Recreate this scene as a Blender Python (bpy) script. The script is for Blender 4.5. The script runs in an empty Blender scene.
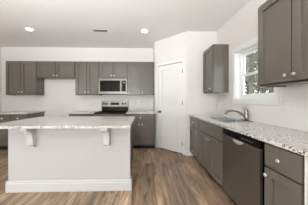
import bpy, bmesh, math, random
from mathutils import Vector, Matrix
random.seed(7)
C = bpy.context.scene.collection
SC = bpy.context.scene
R = math.radians

# ------------------------------------------------------------------ camera, world, lights, exposure
H = 1.225
cam = bpy.data.cameras.new('camera'); camo = bpy.data.objects.new('camera', cam); C.objects.link(camo)
camo.location = (0, 0, H); camo.rotation_euler = (R(90), 0, R(-1.55))
cam.sensor_width = 36; cam.lens = 150*36/308; cam.shift_x = 6/308; cam.shift_y = -2.5/308
cam.clip_start = .02
SC.camera = camo
w = bpy.data.worlds.new('sky'); SC.world = w; w.use_nodes = True
bg = w.node_tree.nodes['Background']; bg.inputs[0].default_value = (.86, .93, 1, 1); bg.inputs[1].default_value = 7
SC.view_settings.view_transform = 'Standard'; SC.view_settings.look = 'None'
SC.view_settings.gamma = 1; SC.view_settings.exposure = -0.26; SC.view_settings.use_curve_mapping = False
def area(name, loc, rot, sx, sy, power, col):
    l = bpy.data.lights.new(name, 'AREA'); l.shape = 'RECTANGLE'; l.size = sx; l.size_y = sy; l.energy = power; l.color = col
    o = bpy.data.objects.new(name, l); C.objects.link(o); o.location = loc; o.rotation_euler = rot
    return o
# lamps added for daylight from unseen patio doors and side window; sink window portal
area('patio_fill', (-1.2, -4.03, 1.25), (R(95), 0, R(0)), 3.4, 2.2, 42, (.95, .985, 1))
area('side_fill', (-4.0, -1.6, 1.55), (R(100), 0, R(-90)), 2.2, 1.5, 30, (.95, .985, 1))
bf = area('ceiling_fill', (-1.1, -1.3, 1.15), (R(138), 0, 0), 1.2, .8, 132, (.935, .97, 1))   # added fill lamp aimed at the ceiling, standing in for a flash
bf.data.spread = R(108)
pl = area('sink_daylight', (1.755, 2.2, 1.65), (R(90), 0, R(90)), .78, .8, 1, (1, 1, 1)); pl.data.cycles.is_portal = True   # only guides sky sampling
LAMP_GLOW = 26

# ------------------------------------------------------------------ materials
def lin(c): 
    return tuple(((v/255)/12.92 if v/255 <= .04045 else ((v/255+.055)/1.055)**2.4) for v in c)
def mat(name, col, rough=.5, metal=0, srgb=True, noise=0, nscale=20, bump=0, emit=None, coat=0, spec=.5):
    m = bpy.data.materials.new(name); m.use_nodes = True
    n = m.node_tree.nodes; L = m.node_tree.links; b = n['Principled BSDF']
    c = lin(col) if srgb else col
    b.inputs['Base Color'].default_value = (*c, 1); b.inputs['Roughness'].default_value = rough; b.inputs['Metallic'].default_value = metal
    b.inputs['Specular IOR Level'].default_value = spec
    if coat: b.inputs['Coat Weight'].default_value = coat
    tc = n.new('ShaderNodeTexCoord')
    if noise or bump:
        t = n.new('ShaderNodeTexNoise'); t.inputs['Scale'].default_value = nscale; t.inputs['Detail'].default_value = 4
        L.new(tc.outputs['Object'], t.inputs['Vector'])
        if noise:
            r = n.new('ShaderNodeMapRange'); r.inputs['To Min'].default_value = 1-noise; r.inputs['To Max'].default_value = 1+noise
            x = n.new('ShaderNodeVectorMath'); x.operation = 'SCALE'; x.inputs[0].default_value = c
            L.new(t.outputs['Fac'], r.inputs['Value']); L.new(r.outputs[0], x.inputs['Scale']); L.new(x.outputs[0], b.inputs['Base Color'])
        if bump:
            bp = n.new('ShaderNodeBump'); bp.inputs['Strength'].default_value = bump; bp.inputs['Distance'].default_value = .002
            L.new(t.outputs['Fac'], bp.inputs['Height']); L.new(bp.outputs[0], b.inputs['Normal'])
    if emit:
        b.inputs['Emission Color'].default_value = (*emit[0], 1); b.inputs['Emission Strength'].default_value = emit[1]
    return m
M = {}
M['wall'] = mat('wall_paint', (231, 226, 221), .85, noise=.01, nscale=60, bump=.05)
M['ceil'] = mat('ceiling_paint', (243, 241, 237), .95, noise=.01, nscale=80, bump=.1)
M['trim'] = mat('trim_paint', (240, 238, 234), .4, noise=.005)
M['island'] = mat('island_paint', (198, 195, 195), .45, noise=.006)
M['island_trim'] = mat('island_trim_paint', (210, 208, 208), .42, noise=.006)
M['cab'] = mat('cabinet_paint', (106, 100, 91), .24, noise=.03, nscale=9)
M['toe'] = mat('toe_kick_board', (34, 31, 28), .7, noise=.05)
M['steel'] = mat('brushed_steel', (122, 117, 111), .4, .9, noise=.05, nscale=30)
M['dsteel'] = mat('dark_steel', (130, 122, 114), .42, .85, noise=.05, nscale=20)
M['sinksteel'] = mat('satin_sink_steel', (205, 206, 205), .4, .85, noise=.03, nscale=30)
M['chrome'] = mat('chrome', (160, 159, 157), .22, 1, noise=.01)
M['knob'] = mat('satin_nickel', (225, 221, 214), .3, .8, noise=.02)
M['pewter'] = mat('pewter', (95, 90, 86), .35, .9, noise=.03)
M['black'] = mat('black_enamel', (14, 13, 13), .35, noise=.05, spec=.3)
M['bglass'] = mat('black_glass', (30, 25, 22), .25, noise=.02, spec=.08)
M['cookglass'] = mat('matte_black_glass', (16, 14, 13), .5, noise=.02, spec=.03)
M['plastic'] = mat('white_plastic', (240, 238, 235), .4, noise=.005)
M['vinyl'] = mat('white_vinyl', (243, 244, 243), .35, noise=.005)
M['slot'] = mat('dark_slot', (70, 66, 62), .7, noise=.05)
M['grey_print'] = mat('grey_print', (130, 128, 125), .5, noise=.02)
M['lens'] = mat('lamp_lens', (255, 250, 240), .5, emit=((1, .975, .94), LAMP_GLOW), noise=.001)
M['bark'] = mat('bark', (92, 84, 76), .9, noise=.3, nscale=6, bump=.5)
M['leaf'] = mat('leaf', (98, 96, 84), .7, noise=.3, nscale=2)
M['brush'] = mat('undergrowth_leaf', (70, 76, 60), .8, noise=.35, nscale=3)
M['soil'] = mat('leaf_litter', (120, 108, 88), .95, noise=.25, nscale=2)

def granite():
    m = bpy.data.materials.new('speckled_granite'); m.use_nodes = True
    n = m.node_tree.nodes; L = m.node_tree.links; b = n['Principled BSDF']; b.inputs['Roughness'].default_value = .12; b.inputs['IOR'].default_value = 1.65
    tc = n.new('ShaderNodeTexCoord')
    def noise(s, d=3):
        t = n.new('ShaderNodeTexNoise'); t.inputs['Scale'].default_value = s; t.inputs['Detail'].default_value = d
        L.new(tc.outputs['Object'], t.inputs['Vector']); return t
    def ramp(src, stops):
        r = n.new('ShaderNodeValToRGB'); e = r.color_ramp.elements
        e[0].position, e[0].color = stops[0][0], (*lin(stops[0][1]), 1)
        e[1].position, e[1].color = stops[-1][0], (*lin(stops[-1][1]), 1)
        for p, c in stops[1:-1]:
            x = e.new(p); x.color = (*lin(c), 1)
        L.new(src, r.inputs[0]); return r
    base = ramp(noise(70).outputs['Fac'], [(.3, (200, 196, 191)), (.45, (223, 219, 214)), (.6, (232, 229, 225)), (.75, (210, 205, 199))])
    v = n.new('ShaderNodeTexVoronoi'); v.inputs['Scale'].default_value = 125; L.new(tc.outputs['Object'], v.inputs['Vector'])
    sp = n.new('ShaderNodeSeparateColor'); L.new(v.outputs['Color'], sp.inputs[0])
    g1 = n.new('ShaderNodeMath'); g1.operation = 'GREATER_THAN'; g1.inputs[1].default_value = .78; L.new(sp.outputs[0], g1.inputs[0])
    g2 = n.new('ShaderNodeMath'); g2.operation = 'GREATER_THAN'; g2.inputs[1].default_value = .82; L.new(sp.outputs[1], g2.inputs[0])
    m1 = n.new('ShaderNodeMix'); m1.data_type = 'RGBA'; L.new(g2.outputs[0], m1.inputs[0]); L.new(base.outputs[0], m1.inputs[6]); m1.inputs[7].default_value = (*lin((196, 191, 186)), 1)
    m2 = n.new('ShaderNodeMix'); m2.data_type = 'RGBA'; L.new(g1.outputs[0], m2.inputs[0]); L.new(m1.outputs[2], m2.inputs[6]); m2.inputs[7].default_value = (*lin((72, 66, 62)), 1)
    L.new(m2.outputs[2], b.inputs['Base Color'])
    return m
M['granite'] = granite()

def floor_mat():
    m = bpy.data.materials.new('oak_planks'); m.use_nodes = True
    n = m.node_tree.nodes; L = m.node_tree.links; b = n['Principled BSDF']; b.inputs['Roughness'].default_value = .42
    tc = n.new('ShaderNodeTexCoord'); mp = n.new('ShaderNodeMapping'); mp.inputs['Rotation'].default_value = (0, 0, R(90))
    L.new(tc.outputs['Object'], mp.inputs[0])
    bk = n.new('ShaderNodeTexBrick'); bk.inputs['Scale'].default_value = 1; bk.inputs['Brick Width'].default_value = 1.22; bk.inputs['Row Height'].default_value = .155
    bk.inputs['Mortar Size'].default_value = .002; bk.offset = .37; bk.inputs['Bias'].default_value = 0
    bk.inputs['Color1'].default_value = (0, 0, 0, 1); bk.inputs['Color2'].default_value = (1, 1, 1, 1); bk.inputs['Mortar'].default_value = (.0, .0, .0, 1)
    L.new(mp.outputs[0], bk.inputs[0])
    # grain: noise stretched along the plank, offset per plank
    mg = n.new('ShaderNodeMapping'); mg.inputs['Scale'].default_value = (13, 1.8, 1); L.new(tc.outputs['Object'], mg.inputs[0])
    ad = n.new('ShaderNodeVectorMath'); ad.operation = 'MULTIPLY_ADD'; ad.inputs[1].default_value = (7, 9, 5)
    L.new(bk.outputs['Color'], ad.inputs[0]); L.new(mg.outputs[0], ad.inputs[2])
    g = n.new('ShaderNodeTexNoise'); g.inputs['Scale'].default_value = 1; g.inputs['Detail'].default_value = 6; g.inputs['Roughness'].default_value = .65; g.inputs['Distortion'].default_value = 1.0
    L.new(ad.outputs[0], g.inputs['Vector'])
    r = n.new('ShaderNodeValToRGB'); e = r.color_ramp.elements
    e[0].position = .30; e[0].color = (*lin((94, 74, 59)), 1); e[1].position = .74; e[1].color = (*lin((200, 175, 149)), 1)
    x = e.new(.5); x.color = (*lin((154, 128, 105)), 1)
    L.new(g.outputs['Fac'], r.inputs[0])
    mr = n.new('ShaderNodeMapRange'); mr.inputs['To Min'].default_value = .72; mr.inputs['To Max'].default_value = 1.3
    s0 = n.new('ShaderNodeSeparateColor'); L.new(bk.outputs['Color'], s0.inputs[0]); L.new(s0.outputs[0], mr.inputs['Value'])
    v = n.new('ShaderNodeVectorMath'); v.operation = 'SCALE'; L.new(r.outputs[0], v.inputs[0]); L.new(mr.outputs[0], v.inputs['Scale'])
    mo = n.new('ShaderNodeMix'); mo.data_type = 'RGBA'; L.new(bk.outputs['Fac'], mo.inputs[0]); L.new(v.outputs[0], mo.inputs[6]); mo.inputs[7].default_value = (*lin((80, 64, 52)), 1)
    L.new(mo.outputs[2], b.inputs['Base Color'])
    return m
M['floor'] = floor_mat()
def glass_mat():
    m = bpy.data.materials.new('clear_glass'); m.use_nodes = True
    n = m.node_tree.nodes; L = m.node_tree.links; n.remove(n['Principled BSDF'])
    t = n.new('ShaderNodeBsdfTransparent'); t.inputs[0].default_value = (.94, .96, .95, 1); g = n.new('ShaderNodeBsdfGlossy'); g.inputs['Roughness'].default_value = .02
    x = n.new('ShaderNodeMixShader'); x.inputs[0].default_value = .07
    L.new(t.outputs[0], x.inputs[1]); L.new(g.outputs[0], x.inputs[2]); L.new(x.outputs[0], n['Material Output'].inputs[0])
    return m
M['glass'] = glass_mat()

# ------------------------------------------------------------------ mesh helpers
class MB:
    def __init__(s): s.bm = bmesh.new()
    def box(s, x0, x1, y0, y1, z0, z1, bev=0, seg=1):
        b = bmesh.new(); bmesh.ops.create_cube(b, size=1)
        bmesh.ops.scale(b, vec=(x1-x0, y1-y0, z1-z0), verts=b.verts)
        bmesh.ops.translate(b, vec=((x0+x1)/2, (y0+y1)/2, (z0+z1)/2), verts=b.verts)
        if bev: bmesh.ops.bevel(b, geom=b.edges[:], offset=bev, segments=seg, affect='EDGES')
        return s.join(b)
    def join(s, b, mx=None):
        if mx is not None: b.transform(mx)
        t = bpy.data.meshes.new('tmp'); b.to_mesh(t); b.free(); s.bm.from_mesh(t); bpy.data.meshes.remove(t); return s
    def lathe(s, prof, mx=Matrix(), seg=20, cap=True):           # prof: (radius, z)
        b = bmesh.new(); rings = []
        for r, z in prof:
            rings.append([b.verts.new((r*math.cos(2*math.pi*i/seg), r*math.sin(2*math.pi*i/seg), z)) for i in range(seg)] if r > 1e-5 else [b.verts.new((0, 0, z))])
        for a, c in zip(rings, rings[1:]):
            for i in range(seg):
                j = (i+1) % seg
                if len(a) == 1 and len(c) == 1: continue
                f = (a[0], c[j], c[i]) if len(a) == 1 else ((a[i], a[j], c[0]) if len(c) == 1 else (a[i], a[j], c[j], c[i]))
                try: b.faces.new(f)
                except ValueError: pass
        for rr in (rings[0], rings[-1]):
            if cap and len(rr) > 1: b.faces.new(rr)
        for f in b.faces: f.smooth = True
        bmesh.ops.recalc_face_normals(b, faces=b.faces)
        return s.join(b, mx)
    def tube(s, pts, rad, seg=12):
        b = bmesh.new(); pts = [Vector(p) for p in pts]; rings = []
        rads = rad if isinstance(rad, (list, tuple)) else [rad]*len(pts)
        up = Vector((0.3, .9, .2)).normalized()
        for i, p in enumerate(pts):
            t = (pts[min(i+1, len(pts)-1)]-pts[max(i-1, 0)]).normalized()
            u = t.cross(up).normalized(); v = t.cross(u)
            rings.append([b.verts.new(p+rads[i]*(u*math.cos(2*math.pi*k/seg)+v*math.sin(2*math.pi*k/seg))) for k in range(seg)])
        for a, c in zip(rings, rings[1:]):
            for k in range(seg): b.faces.new((a[k], a[(k+1) % seg], c[(k+1) % seg], c[k]))
        b.faces.new(rings[0]); b.faces.new(rings[-1])
        for f in b.faces: f.smooth = True
        bmesh.ops.recalc_face_normals(b, faces=b.faces)
        return s.join(b)
    def prism(s, poly, x0, x1):                          # poly in (y, z), extruded along x
        b = bmesh.new(); f = b.faces.new([b.verts.new((x0, y, z)) for y, z in poly])
        e = bmesh.ops.extrude_face_region(b, geom=[f]); vs = [q for q in e['geom'] if isinstance(q, bmesh.types.BMVert)]
        bmesh.ops.translate(b, vec=(x1-x0, 0, 0), verts=vs); bmesh.ops.recalc_face_normals(b, faces=b.faces)
        return s.join(b)
    def build(s, name, m, parent=None):
        me = bpy.data.meshes.new(name); s.bm.to_mesh(me); s.bm.free(); me.materials.append(m if not isinstance(m, str) else M[m])
        o = bpy.data.objects.new(name, me); C.objects.link(o)
        if parent: o.parent = parent
        return o
def tag(o, label=None, cat=None, group=None, kind=None):
    if label: o['label'] = label
    if cat: o['category'] = cat
    if group: o['group'] = group
    if kind: o['kind'] = kind
    return o
def empty(name, loc, rz=0):
    o = bpy.data.objects.new(name, None); C.objects.link(o); o.location = loc; o.rotation_euler = (0, 0, rz); o.empty_display_size = .1
    return o
def kids(o): return [c for c in bpy.data.objects if c.parent == o]
def copy_tree(o, parent=None):
    c = o.copy(); C.objects.link(c); c.parent = parent
    for ch in kids(o): copy_tree(ch, c)
    return c
def struct(o): o['kind'] = 'structure'; return o

# ------------------------------------------------------------------ the room
XL, XR, YB, YR, ZC = -4.05, 1.61, 4.38, -4.1, 2.735
T = .14
struct(MB().box(XL-T, XR+T, YR-T, YB+T, -.1, 0).build('floor', 'floor'))
struct(MB().box(XL-T, XR+T, YR-T, YB+T, ZC, ZC+.1).build('ceiling', 'ceil'))
struct(MB().box(XL-T, XR+T, YB, YB+T, 0, ZC).build('wall_back', 'wall'))
# right wall with the sink window opening
WY0, WY1, WZ0, WZ1 = 1.803, 2.602, 1.235, 2.055
m = MB()
m.box(XR, XR+T, YR, WY0, 0, ZC).box(XR, XR+T, WY1, YB, 0, ZC).box(XR, XR+T, WY0, WY1, 0, WZ0).box(XR, XR+T, WY0, WY1, WZ1, ZC)
struct(m.build('wall_right', 'wall'))
# left wall with the living room window opening
m = MB()
m.box(XL-T, XL, YR, -2.75, 0, ZC).box(XL-T, XL, -.45, YB, 0, ZC).box(XL-T, XL, -2.75, -.45, 0, .8).box(XL-T, XL, -2.75, -.45, 2.35, ZC)
struct(m.build('wall_left', 'wall'))
# rear wall with the patio door opening
m = MB()
m.box(XL, -2.95, YR-T, YR, 0, ZC).box(.55, XR, YR-T, YR, 0, ZC).box(-2.95, .55, YR-T, YR, 2.4, ZC)
struct(m.build('wall_rear', 'wall'))
# pantry: short wall, angled door wall, short wall facing the camera
PA, PB = Vector((.28, 3.905)), Vector((.947, 3.272))
PL = (PB-PA).length; PANG = math.atan2(PB.y-PA.y, PB.x-PA.x)
struct(MB().box(PA.x, PA.x+.09, PA.y+.0, YB, 0, ZC).build('wall_pantry_left', 'wall'))
struct(MB().box(PB.x, XR, PB.y, PB.y+.09, 0, ZC).build('wall_pantry_right', 'wall'))
D0, D1, DZ = .12, .818, 2.085
m = MB()
m.box(0, D0, 0, .09, 0, ZC).box(D1, PL, 0, .09, 0, ZC).box(D0, D1, 0, .09, DZ, ZC)
o = struct(m.build('wall_pantry_door', 'wall')); o.location = (PA.x, PA.y, 0); o.rotation_euler = (0, 0, PANG)

def hinge(parent, x, z, mm='pewter'):
    return MB().lathe([(.0, 0), (.008, 0), (.008, .09), (0, .09)], Matrix.Translation((x, -.012, z-.045)), 10).box(x-.018, x, -.006, -.001, z-.045, z+.045).build('hinge', mm, parent)
d = empty('door_1', (PA.x, PA.y, 0), PANG); struct(d)
tag(d, 'white two-panel pantry door with a dark knob on the angled wall')
g = .004
sx0, sx1 = D0+g, D1-g
P1, P2 = (.215, 1.98, 1.07), (.215, .835, .22)
px0, px1 = sx0+.115, sx1-.115
m = MB()                                              # slab: stiles, rails, recessed fields, raised centre panels
m.box(sx0, px0, -.002, .034, .022, DZ-.012).box(px1, sx1, -.002, .034, .022, DZ-.012)
for z0, z1 in ((.022, .22), (.835, 1.07), (1.98, DZ-.012)): m.box(px0, px1, -.002, .034, z0, z1)
for z0, z1 in ((.22, .835), (1.07, 1.98)):
    m.box(px0, px1, .016, .03, z0, z1); m.box(px0+.035, px1-.035, .004, .018, z0+.035, z1-.035, .006)
m.build('slab', 'trim', d)
m = MB()                                              # jamb and casing
m.box(D0-.062, D0, -.018, 0, 0, DZ+.062, .003).box(D1, D1+.062, -.018, 0, 0, DZ+.062, .003).box(D0, D1, -.018, 0, DZ, DZ+.062, .003)
m.box(D0-.012, D0, 0, .088, 0, DZ).box(D1, D1+.012, 0, .088, 0, DZ).box(D0-.012, D1+.012, 0, .088, DZ, DZ+.012)
m.build('door_casing', 'trim', d)
KM = Matrix.Rotation(R(90), 4, 'X')                   # lathe axis +z -> -y
m = MB().lathe([(0, 0), (.03, 0), (.03, .006), (.012, .012), (.011, .03), (.022, .038), (.028, .05), (.024, .062), (0, .066)], Matrix.Translation((sx0+.06, -.002, .93)) @ KM)
tag(m.build('door_knob', 'pewter', d), 'dark pewter knob')
for z in (.24, 1.16, 1.88): hinge(d, sx1+.004, z)

# baseboards
bbp = lambda h=.1, t=.014: [(0, 0), (-t, 0), (-t, h-.02), (-t*.5, h), (0, h)]
def baseboard(name, x0, x1, loc, rz):
    o = MB().prism(bbp(), x0, x1).build(name, 'trim'); o.location = loc; o.rotation_euler = (0, 0, rz); return struct(o)
baseboard('baseboard_pantry_right', 0, .085, (PB.x-.006, PB.y, 0), 0)
baseboard('baseboard_pantry_door', D1+.062, PL+.005, (PA.x, PA.y, 0), PANG)
baseboard('baseboard_back', -2.85, -1.86, (0, YB, 0), 0)
o = MB().box(XL, XL+.014, YR, 3.7, 0, .1, .003).build('baseboard_left', 'trim'); struct(o)

# sink window
wn = empty('window_1', (XR, WY1, 0), R(-90)); struct(wn)          # local x runs towards the camera, local y out through the wall
tag(wn, 'white single-hung window above the sink')
ww = WY1-WY0
m = MB()
m.box(-.07, 0, -.016, 0, WZ0-.0, WZ1+.07, .003).box(ww, ww+.07, -.016, 0, WZ0, WZ1+.07, .003).box(0, ww, -.016, 0, WZ1, WZ1+.07, .003)
m.box(0, .012, 0, .08, WZ0, WZ1).box(ww-.012, ww, 0, .08, WZ0, WZ1).box(0, ww, 0, .08, WZ1-.012, WZ1)
m.build('casing', 'trim', wn)
m = MB().box(-.0, ww, 0, .08, WZ0-.0, WZ0+.014).box(-.07, ww+.07, -.016, 0, WZ0-.075, WZ0, .003)
m.build('sill', 'trim', wn)
ZM = 1.645
m = MB()
m.box(.012, .05, .075, .135, WZ0+.014, WZ1-.012).box(ww-.05, ww-.012, .075, .135, WZ0+.014, WZ1-.012).box(.05, ww-.05, .075, .135, WZ1-.045, WZ1-.012).box(.05, ww-.05, .075, .135, WZ0+.014, WZ0+.05)
m.build('window_frame', 'vinyl', wn)
def sash(z0, z1, y0, y1, fw=.036):
    a, b = .05, ww-.05
    s = MB().box(a, a+fw, y0, y1, z0, z1, .002).box(b-fw, b, y0, y1, z0, z1, .002).box(a+fw, b-fw, y0, y1, z0, z0+fw, .002).box(a+fw, b-fw, y0, y1, z1-fw, z1, .002).build('sash', 'vinyl', wn)
    MB().box(a+fw, b-fw, (y0+y1)/2-.002, (y0+y1)/2+.002, z0+fw, z1-fw).build('pane', 'glass', s)
sash(WZ0+.05, ZM+.018, .08, .102); sash(ZM-.018, WZ1-.045, .105, .127)
MB().box(ww/2-.03, ww/2+.03, .07, .082, ZM+.0, ZM+.022, .004).build('latch', 'vinyl', wn)

# living room window and patio door, out of the photograph, where sky light and the added fill lamps come in
wn = empty('window_2', (XL, -2.75, 0), R(90)); struct(wn)
m = MB().box(-.07, 0, -.016, 0, .73, 2.42).box(2.3, 2.37, -.016, 0, .73, 2.42).box(0, 2.3, -.016, 0, 2.35, 2.42).box(0, 2.3, -.016, 0, .73, .8)
m.box(0, .05, .05, .11, .8, 2.35).box(2.25, 2.3, .05, .11, .8, 2.35).box(1.12, 1.18, .05, .11, .8, 2.35).box(0, 2.3, .05, .11, 2.3, 2.35).box(0, 2.3, .05, .11, .8, .85)
m.build('window_frame', 'vinyl', wn); MB().box(.05, 2.25, .078, .082, .85, 2.3).build('pane', 'glass', wn)
d2 = empty('door_2', (.55, YR, 0), R(180)); struct(d2)
m = MB().box(-.07, 0, -.016, 0, 0, 2.47).box(3.5, 3.57, -.016, 0, 0, 2.47).box(0, 3.5, -.016, 0, 2.4, 2.47)
for x in (0, 1.72, 3.43): m.box(x, x+.07, .05, .12, 0, 2.4)
m.box(0, 3.5, .05, .12, 2.33, 2.4).box(0, 3.5, .05, .12, 0, .08)
m.build('door_frame', 'vinyl', d2); MB().box(.07, 3.43, .083, .087, .08, 2.33).build('pane', 'glass', d2)

# ------------------------------------------------------------------ kitchen units
# local frame of a unit: x along the run, y from the carcass front backwards, doors in front at y<0
def knob_mesh(x, y, z): 
    return MB().lathe([(0, 0), (.007, 0), (.006, .012), (.014, .017), (.0165, .023), (.013, .028), (0, .03)], Matrix.Translation((x, y, z)) @ KM, 14)
def shaker(x0, x1, z0, z1, fw=.068, t=.028):
    m = MB()
    m.box(x0, x0+fw, -t, -.001, z0, z1, .0015).box(x1-fw, x1, -t, -.001, z0, z1, .0015)
    m.box(x0+fw, x1-fw, -t, -.001, z0, z0+fw, .0015).box(x0+fw, x1-fw, -t, -.001, z1-fw, z1, .0015)
    m.box(x0+fw-.002, x1-fw+.002, -.006, -.001, z0+fw-.002, z1-fw+.002)
    return m
def add_door(root, x0, x1, z0, z1, side, top):
    d = shaker(x0, x1, z0, z1).build('door', 'cab', root)
    if side is None: return d
    kx = x1-.034 if side == 'r' else x0+.034
    kz = z1-.055 if top else z0+.055
    tag(knob_mesh(kx, -.028, kz).build('knob', 'knob', d), 'small satin nickel knob')
    return d
def add_drawer(root, x0, x1, z0, z1, knob=True):
    d = MB().box(x0, x1, -.026, -.001, z0, z1, .002).build('drawer', 'cab', root)
    if knob: tag(knob_mesh((x0+x1)/2, -.026, (z0+z1)/2).build('knob', 'knob', d), 'small satin nickel knob')
    return d
def base_cabinet(loc, rz, w, label, group, drawers=1, doors=2, hinge_side='l', false_front=False, depth=.57, swap=None):
    r = tag(empty('base_cabinet', loc, rz), label, 'cabinet', group)
    m = MB().box(0, .018, 0, depth, .1, .882).box(w-.018, w, 0, depth, .1, .882).box(.018, w-.018, .0, depth, .1, .118).box(.018, w-.018, depth-.012, depth, .118, .882)
    m.box(.018, w-.018, 0, .018, .118, .15).box(.018, w-.018, 0, .018, .845, .882).box(.018, .04, 0, .018, .15, .845).box(w-.04, w-.018, 0, .018, .15, .845).box(.04, w-.04, 0, .018, .68, .72)
    if doors == 2: m.box(w/2-.02, w/2+.02, 0, .018, .15, .69)
    m.build('carcass', 'cab', r)
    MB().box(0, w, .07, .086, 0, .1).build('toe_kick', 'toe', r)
    e = .014; z0, zs, z1 = .118, .69, .868
    n = drawers
    if n:
        wd = (w-2*e-(n-1)*.012)/n
        for i in range(n): 
            x = e+i*(wd+.012)
            add_drawer(r, x, x+wd, zs+.002, z1, not false_front)
    if doors == 2:
        add_door(r, e, w/2-.006, z0, zs-.010, 'r', True); add_door(r, w/2+.006, w-e, z0, zs-.010, 'l', True)
    else: add_door(r, e, w-e, z0, zs-.010, 'r' if hinge_side == 'l' else 'l', True)
    return r
def wall_cabinet(loc, rz, w, z0, z1, label, group, doors=2, knob_side='r', depth=.3, pad=(0, 0)):
    r = tag(empty('wall_cabinet', (loc[0], loc[1], z0), rz), label, 'cabinet', group); h = z1-z0
    m = MB().box(0, .018, 0, depth, 0, h, .001).box(w-.018, w, 0, depth, 0, h, .001).box(.018, w-.018, .0, depth, .012, .03).box(.018, w-.018, 0, depth, h-.018, h)
    m.box(.018, w-.018, depth-.008, depth, .03, h-.018).box(.018, w-.018, 0, .018, .0, .045).box(.018, w-.018, 0, .018, h-.05, h-.018).box(.018, .045+pad[0], 0, .018, .045, h-.05).box(w-.045-pad[1], w-.018, 0, .018, .045, h-.05)
    if doors == 2: m.box(w/2-.02, w/2+.02, 0, .018, .045, h-.05)
    m.build('carcass', 'cab', r)
    e = .016; a, b = e+pad[0], w-e-pad[1]; c = (a+b)/2
    if doors == 2:
        add_door(r, a, c-.006, .02, h-.028, 'r', False); add_door(r, c+.006, b, .02, h-.028, 'l', False)
    else: add_door(r, a, b, .02, h-.028, knob_side, False)
    return r

UF = 4.08                                             # carcass front of the back wall cabinets
UZ0, UZ1 = 1.358, 2.262
GU = 'wall cabinets on the back wall'
wall_cabinet((-3.66, UF), 0, .81, UZ0, UZ1, 'tall two-door taupe wall cabinet at the far left end, above the bare left counter', GU)
wall_cabinet((-2.85, UF), 0, 1.006, 1.80, UZ1, 'short taupe wall cabinet over the empty refrigerator gap', GU)
wall_cabinet((-1.844, UF), 0, .636, UZ0, UZ1, 'two-door taupe wall cabinet left of the microwave, beside the refrigerator gap', GU)
wall_cabinet((-1.208, UF), 0, .756, 1.802, UZ1, 'short taupe wall cabinet directly above the microwave', GU)
wall_cabinet((-.452, UF), 0, .73, UZ0, UZ1, 'two-door taupe wall cabinet between the microwave and the pantry corner', GU)
GR = 'wall cabinets beside the sink window'
wall_cabinet((1.31, 3.262), R(-90), .458, 1.37, 2.283, 'narrow one-door taupe wall cabinet in the pantry corner, left of the window', GR, 1, 'r', pad=(.02, 0))
wall_cabinet((1.31, 1.672), R(-90), .80, 1.372, 2.283, 'large taupe wall cabinet in the near right corner, right of the window', GR)

BF = 3.74
GB = 'base cabinets along the back wall'
base_cabinet((-3.61, BF, 0), 0, .76, 'taupe base cabinet with two drawers, left of the refrigerator gap', GB, 2, 2, depth=.63)
base_cabinet((-1.844, BF, 0), 0, .63, 'taupe base cabinet mostly hidden behind the island, left of the range', GB, 1, 2, depth=.63)
base_cabinet((-.45, BF, 0), 0, .725, 'taupe base cabinet between the range and the pantry wall', GB, 1, 2, depth=.63)
SF = 1.02
GS = 'base cabinets along the sink wall'
base_cabinet((SF, 3.234, 0), R(-90), .533, 'taupe base cabinet beside the pantry, farthest under the sink counter', GS, 1, 1, 'l')
base_cabinet((SF, 2.70, 0), R(-90), .84, 'taupe two-door sink cabinet with a plain false drawer front', GS, 1, 2, false_front=True)
base_cabinet((SF, 1.224, 0), R(-90), .315, 'narrow taupe base cabinet with one drawer, next to the dishwasher', GS, 1, 1, 'r')
base_cabinet((SF, .889, 0), R(-90), .45, 'taupe base cabinet at the near end of the sink counter, past the white strip', GS, 1, 1, 'r')
tag(MB().box(.0, .019, -.02, .57, .0, .882, .001).build('filler_strip', 'trim'), 'thin white upright strip between the two nearest base cabinets', 'filler strip')
bpy.data.objects['filler_strip'].location = (SF, .9085, 0); bpy.data.objects['filler_strip'].rotation_euler = (0, 0, R(-90))

# countertops
CT0, CT1 = .883, .912
def counter(name, boxes, label, loc=(0, 0, 0)):
    m = MB()
    for b in boxes: m.box(*b, CT0, CT1, .0012)
    return tag(m.build(name, 'granite'), label, 'countertop', 'granite countertops')
counter('countertop', [(-3.64, -2.835, 3.70, YB)], 'granite countertop on the left base cabinet, beside the refrigerator gap')
counter('countertop', [(-1.86, -1.212, 3.70, YB)], 'granite countertop left of the range')
counter('countertop', [(-.448, PA.x, 3.70, YB)], 'granite countertop right of the range, ending at the pantry wall')
SKX0, SKX1, SKY0, SKY1 = 1.13, 1.47, 2.03, 2.65
counter('countertop', [(.98, SKX0, .40, 3.272), (SKX1, XR, .40, 3.272), (SKX0, SKX1, .40, SKY0), (SKX0, SKX1, SKY1, 3.272)], 'long speckled granite countertop around the sink on the right wall')

# sink
s = tag(empty('sink', ((SKX0+SKX1)/2, (SKY0+SKY1)/2, CT1)), 'double-bowl stainless steel sink set in the counter under the window', 'sink')
hx, hy = (SKX1-SKX0)/2, (SKY1-SKY0)/2
m = MB()
for a in ((-hx-.012, -hx+.02, -hy-.012, hy+.012), (hx-.02, hx+.012, -hy-.012, hy+.012), (-hx+.02, hx-.02, -hy-.012, -hy+.02), (-hx+.02, hx-.02, hy-.02, hy+.012), (-hx+.02, hx-.02, -.02, .02)):
    m.box(*a, .001, .006, .001)
m.build('rim', 'sinksteel', s)
def bowl(y0, y1):
    x0, x1, t, dz = -hx+.014, hx-.014, .004, -.18
    m = MB().box(x0, x0+t, y0, y1, dz, .002).box(x1-t, x1, y0, y1, dz, .002).box(x0+t, x1-t, y0, y0+t, dz, .002).box(x0+t, x1-t, y1-t, y1, dz, .002).box(x0, x1, y0, y1, dz-t, dz)
    o = m.build('bowl', 'sinksteel', s)
    tag(MB().lathe([(0, 0), (.04, 0), (.04, .004), (.03, .003), (0, .001)], Matrix.Translation(((x0+x1)/2, (y0+y1)/2, dz))).build('drain', 'dsteel', o), 'dark drain')
bowl(-hy+.014, -.016); bowl(.016, hy-.014)

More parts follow.
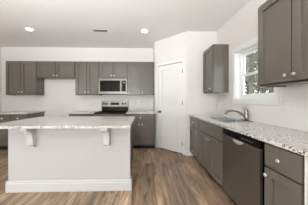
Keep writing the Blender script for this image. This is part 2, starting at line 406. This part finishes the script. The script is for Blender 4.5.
# faucet
f = tag(empty('faucet', (1.545, 2.22, CT1)), 'chrome single-lever kitchen faucet behind the sink', 'faucet')
m = MB().box(-.026, .026, -.11, .11, .0, .01, .004, 2).lathe([(.028, .008), (.028, .02), (.03, .03), (.029, .1), (.024, .112), (0, .118)])
m.build('body', 'chrome', f)
pts = []
for i in range(15):
    t = i/14
    pts.append((-.015-.27*t, .02*t, .055+.105*math.sin(min(1, t*1.15)*math.pi*.62)-.008*t))
pts += [(-.300, .021, pts[-1][2]-.018), (-.304, .021, pts[-1][2]-.045)]
MB().tube(pts, [.017]*10+[.0165, .017, .018, .019, .02, .021, .02], 14).build('spout', 'chrome', f)
MB().tube([(-.0, 0, .10), (.004, .006, .13), (.0, .02, .165), (-.012, .034, .205)], [.026, .028, .022, .016], 12).build('lever', 'chrome', f)

# dishwasher
d = tag(empty('dishwasher', (SF, 1.857, 0), R(-90)), 'stainless steel dishwasher with a black control strip under the counter', 'dishwasher')
W = .6
MB().box(.004, W-.004, .0, .56, .1, .875).build('tub', 'black', d)
MB().box(.0, W-.0, -.03, -.002, .11, .80, .004, 2).build('door', 'dsteel', d)
MB().box(0, W, -.028, -.002, .803, .874, .003).build('control_panel', 'black', d)
m = MB()
N = 14
lip = []
b = bmesh.new()
for i in range(N+1):
    x = .21+.18*i/N; s_ = math.sin(math.pi*i/N)
    lip.append((x, s_))
rows = []
for x, s_ in lip:
    zt = .803-.006; zb = .803-.012-.034*s_
    rows.append([b.verts.new((x, -.030, zt)), b.verts.new((x, -.03-.026*s_, zt-.002)), b.verts.new((x, -.03-.03*s_, (zt+zb)/2)), b.verts.new((x, -.03-.012*s_, zb)), b.verts.new((x, -.029, zb-.004))])
for r0, r1 in zip(rows, rows[1:]):
    for k in range(4): b.faces.new((r0[k], r0[k+1], r1[k+1], r1[k]))
for fc in b.faces: fc.smooth = True
bmesh.ops.recalc_face_normals(b, faces=b.faces)
m.join(b); m.build('handle', 'knob', d)
cpn = bpy.data.objects['control_panel']
for x in (.36, .395, .43, .465, .5): MB().box(x, x+.016, -.0295, -.0275, .832, .842).build('button', 'grey_print', cpn)
MB().box(.05, .075, -.0295, -.0275, .838, .846).build('status_light', 'grey_print', cpn)
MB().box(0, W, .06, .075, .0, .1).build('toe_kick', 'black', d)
tag(MB().box(0, .024, .0, .5, .1, .88).build('gap_panel', 'black', d), 'black end gap') ; bpy.data.objects['gap_panel'].location = (W+.003, .02, 0)

# microwave
mw = tag(empty('microwave', (-1.206, 4.05, 1.388)), 'stainless steel over-the-range microwave with a dark door window', 'microwave')
W, HH = .752, .410
MB().box(0, W, 0, .33, 0, HH, .003).build('case', 'dsteel', mw)
dr = MB().box(0, .60, -.03, -.001, .0, .065, .003).box(0, .60, -.03, -.001, HH-.055, HH-.002, .003).box(0, .035, -.03, -.001, .065, HH-.055).box(.57, .60, -.03, -.001, .065, HH-.055).build('door', 'steel', mw)
MB().box(.035, .57, -.026, -.004, .065, HH-.055).build('window', 'bglass', dr)
hd = MB().tube([(.61, -.03, .09), (.61, -.06, .10), (.61, -.062, .2), (.61, -.06, HH-.09), (.61, -.03, HH-.08)], .012).build('handle', 'chrome', dr)
cp = MB().box(.625, W-.03, -.03, -.001, .065, HH-.055, .002).build('control_panel', 'bglass', mw)
MB().box(.645, .695, -.0315, -.0295, HH-.13, HH-.09).build('display', 'grey_print', cp)
MB().box(.602, W, -.028, -.001, .0, .065).box(.602, W, -.028, -.001, HH-.055, HH-.002).box(W-.03, W, -.028, -.001, .065, HH-.055).box(.602, .625, -.028, -.001, .065, HH-.055).build('panel_frame', 'steel', mw)
MB().box(.03, W-.03, -.02, .25, -.014, -.0).build('vent_grille', 'black', mw)

# range
rg = tag(empty('range', (-1.207, 3.68, 0)), 'freestanding electric range with black glass top behind the island', 'range')
W = .754
MB().box(0, W, 0, .69, .08, .895).build('body', 'black', rg)
MB().box(-.0, W, -.03, .62, .895, .918, .004).build('cooktop', 'cookglass', rg)
m = MB().box(.01, W-.01, -.03, -.001, .24, .888, .004)
od = m.build('oven_door', 'steel', rg)
MB().box(.12, W-.12, -.033, -.028, .38, .66).build('window', 'bglass', od)
MB().tube([(.06, -.03, .80), (.06, -.07, .80), (.09, -.078, .80), (W-.09, -.078, .80), (W-.06, -.07, .80), (W-.06, -.03, .80)], .012).build('handle', 'steel', od)
MB().box(.01, W-.01, -.028, -.001, .085, .23, .004).build('drawer', 'steel', rg)
bgd = MB().box(.0, W, .622, .69, .918, 1.20, .004).build('backguard', 'steel', rg)
MB().box(.02, W-.0, .616, .6215, .919, 1.035).build('lower_glass', 'bglass', bgd)
MB().box(.26, .5, .618, .6215, 1.085, 1.15).build('display', 'bglass', bgd)
for x in (.07, .145, .6, .68):
    MB().lathe([(0, 0), (.028, 0), (.026, .02), (.02, .024), (0, .024)], Matrix.Translation((x, .6215, 1.118)) @ KM, 16).build('knob', 'black', bgd)
for x, y, r_ in ((.2, .12, .11), (.55, .12, .09), (.2, .44, .08), (.55, .44, .11)):
    m = MB().lathe([(r_-.004, .9182), (r_, .9182), (r_, .9187), (r_-.004, .9187)], Matrix.Translation((x, y, 0)), 28, False); m.build('burner', 'slot', rg)

# island
IY = 2.05
isl = tag(empty('kitchen_island', (-1.81, IY, 0)), 'long white panelled kitchen island with curved brackets on the plank floor', 'island')
IW, ID = 1.62, .79
MB().box(0, IW, 0, .11, 0, .883).build('knee_wall', 'island', isl)
MB().box(.01, IW-.012, .111, ID, .1, .883).box(.06, IW-.06, .111, ID-.07, 0, .1).build('cabinet_back', 'cab', isl)
for k in range(3):
    x0 = .02+k*.525
    d_ = MB().box(x0, x0+.515, ID, ID+.02, .12, .865, .002).build('door', 'cab', isl)
m = MB()
prof = [(0, 0), (-.018, 0), (-.018, .11), (-.012, .118), (-.012, .138), (-.004, .146), (0, .146)]
m.prism(prof, -.02, IW+.02)
for xa, sg in ((0, -1), (IW, 1)):
    b = MB().prism(prof, 0, .11).bm; mx = Matrix.Translation((xa, .11 if sg > 0 else 0, 0)) @ Matrix.Rotation(R(90*sg), 4, 'Z')
    if sg > 0: mx = Matrix.Translation((xa, 0, 0)) @ Matrix.Rotation(R(90), 4, 'Z')
    else: mx = Matrix.Translation((xa, .11, 0)) @ Matrix.Rotation(R(-90), 4, 'Z')
    m.join(b, mx)
m.build('baseboard', 'island_trim', isl)
def corbel(xc, wd=.078):
    pr = [(0, .883), (-.175, .883), (-.175, .84)]
    for i in range(0, 9):
        a = i/8*math.pi/2; pr.append((-.165+.095*math.sin(a), .832-.11*(1-math.cos(a))))
    pr += [(-.068, .70), (-.066, .655)]
    for i in range(1, 7):
        a = i/6*math.pi/2; pr.append((-.066+.036*(1-math.cos(a)), .655-.04*math.sin(a)))
    pr += [(-.03, .60), (0, .60)]
    m = MB().prism(pr, xc-wd/2, xc+wd/2)
    m.build('bracket', 'island_trim', isl)
corbel(.33); corbel(1.315)
MB().box(-.002, IW+.002, -.012, 0, .845, .883, .002).build('apron', 'island', isl)
tag(MB().box(-1.935, -.165, 1.825, 2.885, .8835, .914, .0012).build('island_countertop', 'granite'), 'wide speckled granite countertop on the white island', 'countertop', 'granite countertops')

# ------------------------------------------------------------------ ceiling lamps, vent, wall plates
lp = empty('recessed_light', (-2.43, 3.26, ZC))
tag(lp, 'left of the two round white recessed lights in the ceiling', 'ceiling light', 'recessed ceiling lights')
MB().lathe([(.062, -.001), (.085, -.001), (.088, -.006), (.07, -.012), (.062, -.008)], seg=28, cap=False).build('trim_ring', 'plastic', lp)
MB().lathe([(0, -.007), (.062, -.007), (.062, -.003), (0, -.003)], seg=28).build('lamp_lens', 'lens', lp)
for x, y, lb in ((.012, 3.28, 'right of the two round white recessed lights in the ceiling'), (-2.45, .9, 'added unseen round recessed light over the left of the room behind the island'), (.01, .9, 'added unseen round recessed light over the open floor in front of the island and sink'), (-2.45, -1.6, 'added unseen round recessed light over the rear left of the room'), (.01, -1.6, 'added unseen round recessed light over the rear right of the room')):  # all after the first are unseen lamps added to light the room
    c = copy_tree(lp); c.location = (x, y, ZC); c['label'] = lb
v = tag(empty('ceiling_vent', (-.95, 3.29, ZC)), 'small white rectangular air vent in the ceiling between the lights', 'vent')
MB().box(-.165, .165, -.065, -.05, -.008, -.001, .002).box(-.165, .165, .05, .065, -.008, -.001, .002).box(-.165, -.145, -.05, .05, -.008, -.001, .002).box(.145, .165, -.05, .05, -.008, -.001, .002).build('frame', 'plastic', v)
MB().box(-.145, .145, -.05, .05, -.003, -.001).build('duct_opening', 'slot', v)
m = MB()
for k in range(4):
    y = -.036+k*.024; m.prism([(y+.006, -.004), (y+.004, -.004), (y-.004, -.010), (y-.002, -.010)], -.145, .145)
m.build('slats', 'plastic', v)

def outlet(loc, rz, label):
    r = tag(empty('outlet_plate', loc, rz), label, 'outlet', 'outlet plates')
    MB().box(-.037, .037, -.006, -.0005, -.06, .06, .002).build('plate', 'plastic', r)
    for z in (-.025, .025):
        q = MB().box(-.017, .017, -.008, -.005, z-.016, z+.016, .002).build('receptacle', 'trim', r)
        for x in (-.007, .007): MB().box(x-.001, x+.001, -.0085, -.0075, z-.006, z+.006).build('slot', 'slot', q)
outlet((XR, 1.625, 1.20), R(-90), 'white outlet plate on the right wall under the large near cabinet')
outlet((-.17, YB, 1.17), 0, 'white outlet plate on the back wall right of the range')

# ------------------------------------------------------------------ outside the sink window
struct(MB().box(XR+T+.2, 40, -20, 45, -.65, -.5).build('ground', 'soil'))
def leaf_cloud(n, rx, rz, zc, size):
    b = bmesh.new()
    for i in range(n):
        while True:
            p = Vector((random.uniform(-1, 1), random.uniform(-1, 1), random.uniform(-1, 1)))
            if .15 < p.length < 1: break
        c = Vector((p.x*rx, p.y*rx, zc+p.z*rz)); s_ = size*random.uniform(.6, 1.4)
        a = Vector((random.gauss(0, 1), random.gauss(0, 1), random.gauss(0, 1))).normalized(); u = a.orthogonal().normalized()*s_; w_ = a.cross(u).normalized()*s_*.6
        b.faces.new([b.verts.new(c+q) for q in (u, w_, -u, -w_)])
    m = MB(); return m.join(b)
tree0 = empty('tree', (12, 14, -.5)); 
MB().tube([(0, 0, 0), (.05, 0, 2.5), (-.05, .05, 5.5), (.05, 0, 9)], [.17, .14, .11, .05], 8).build('trunk', 'bark', tree0)
leaf_cloud(700, .98, 3.4, 6.2, .14).build('crown', 'leaf', tree0)
tag(tree0, 'slender tree with grey trunk seen through the sink window', 'tree', 'trees outside the window')
first = True
for i in range(5):
    for k in range(12):
        X = 8.5+i*2.35+random.uniform(-.15, .15); Y = 9+k*2.35+(i % 2)*1.1+random.uniform(-.15, .15)
        if not .60 < X/Y < .95: continue
        t = tree0 if first else copy_tree(tree0); first = False
        t.location = (X, Y, -.5); t.rotation_euler = (0, 0, random.uniform(0, 6)); t.scale = (1, 1, random.uniform(.85, 1.15))
b = bmesh.new()
for i in range(7000):
    X = random.uniform(20.5, 22); Y = X/random.uniform(.55, 1.0); z = -.5+4.6*random.random()**1.2
    c = Vector((X, Y, z)); a = Vector((random.gauss(0, 1), random.gauss(0, 1), random.gauss(0, 1))).normalized(); s_ = random.uniform(.08, .22)
    q1 = a.orthogonal().normalized()*s_; q2 = a.cross(q1).normalized()*s_*.6
    b.faces.new([b.verts.new(c+q) for q in (q1, q2, -q1, -q2)])
m = MB(); m.join(b); tag(m.build('undergrowth', 'brush'), 'dense dark undergrowth below the trees outside the sink window', 'undergrowth', kind='stuff')
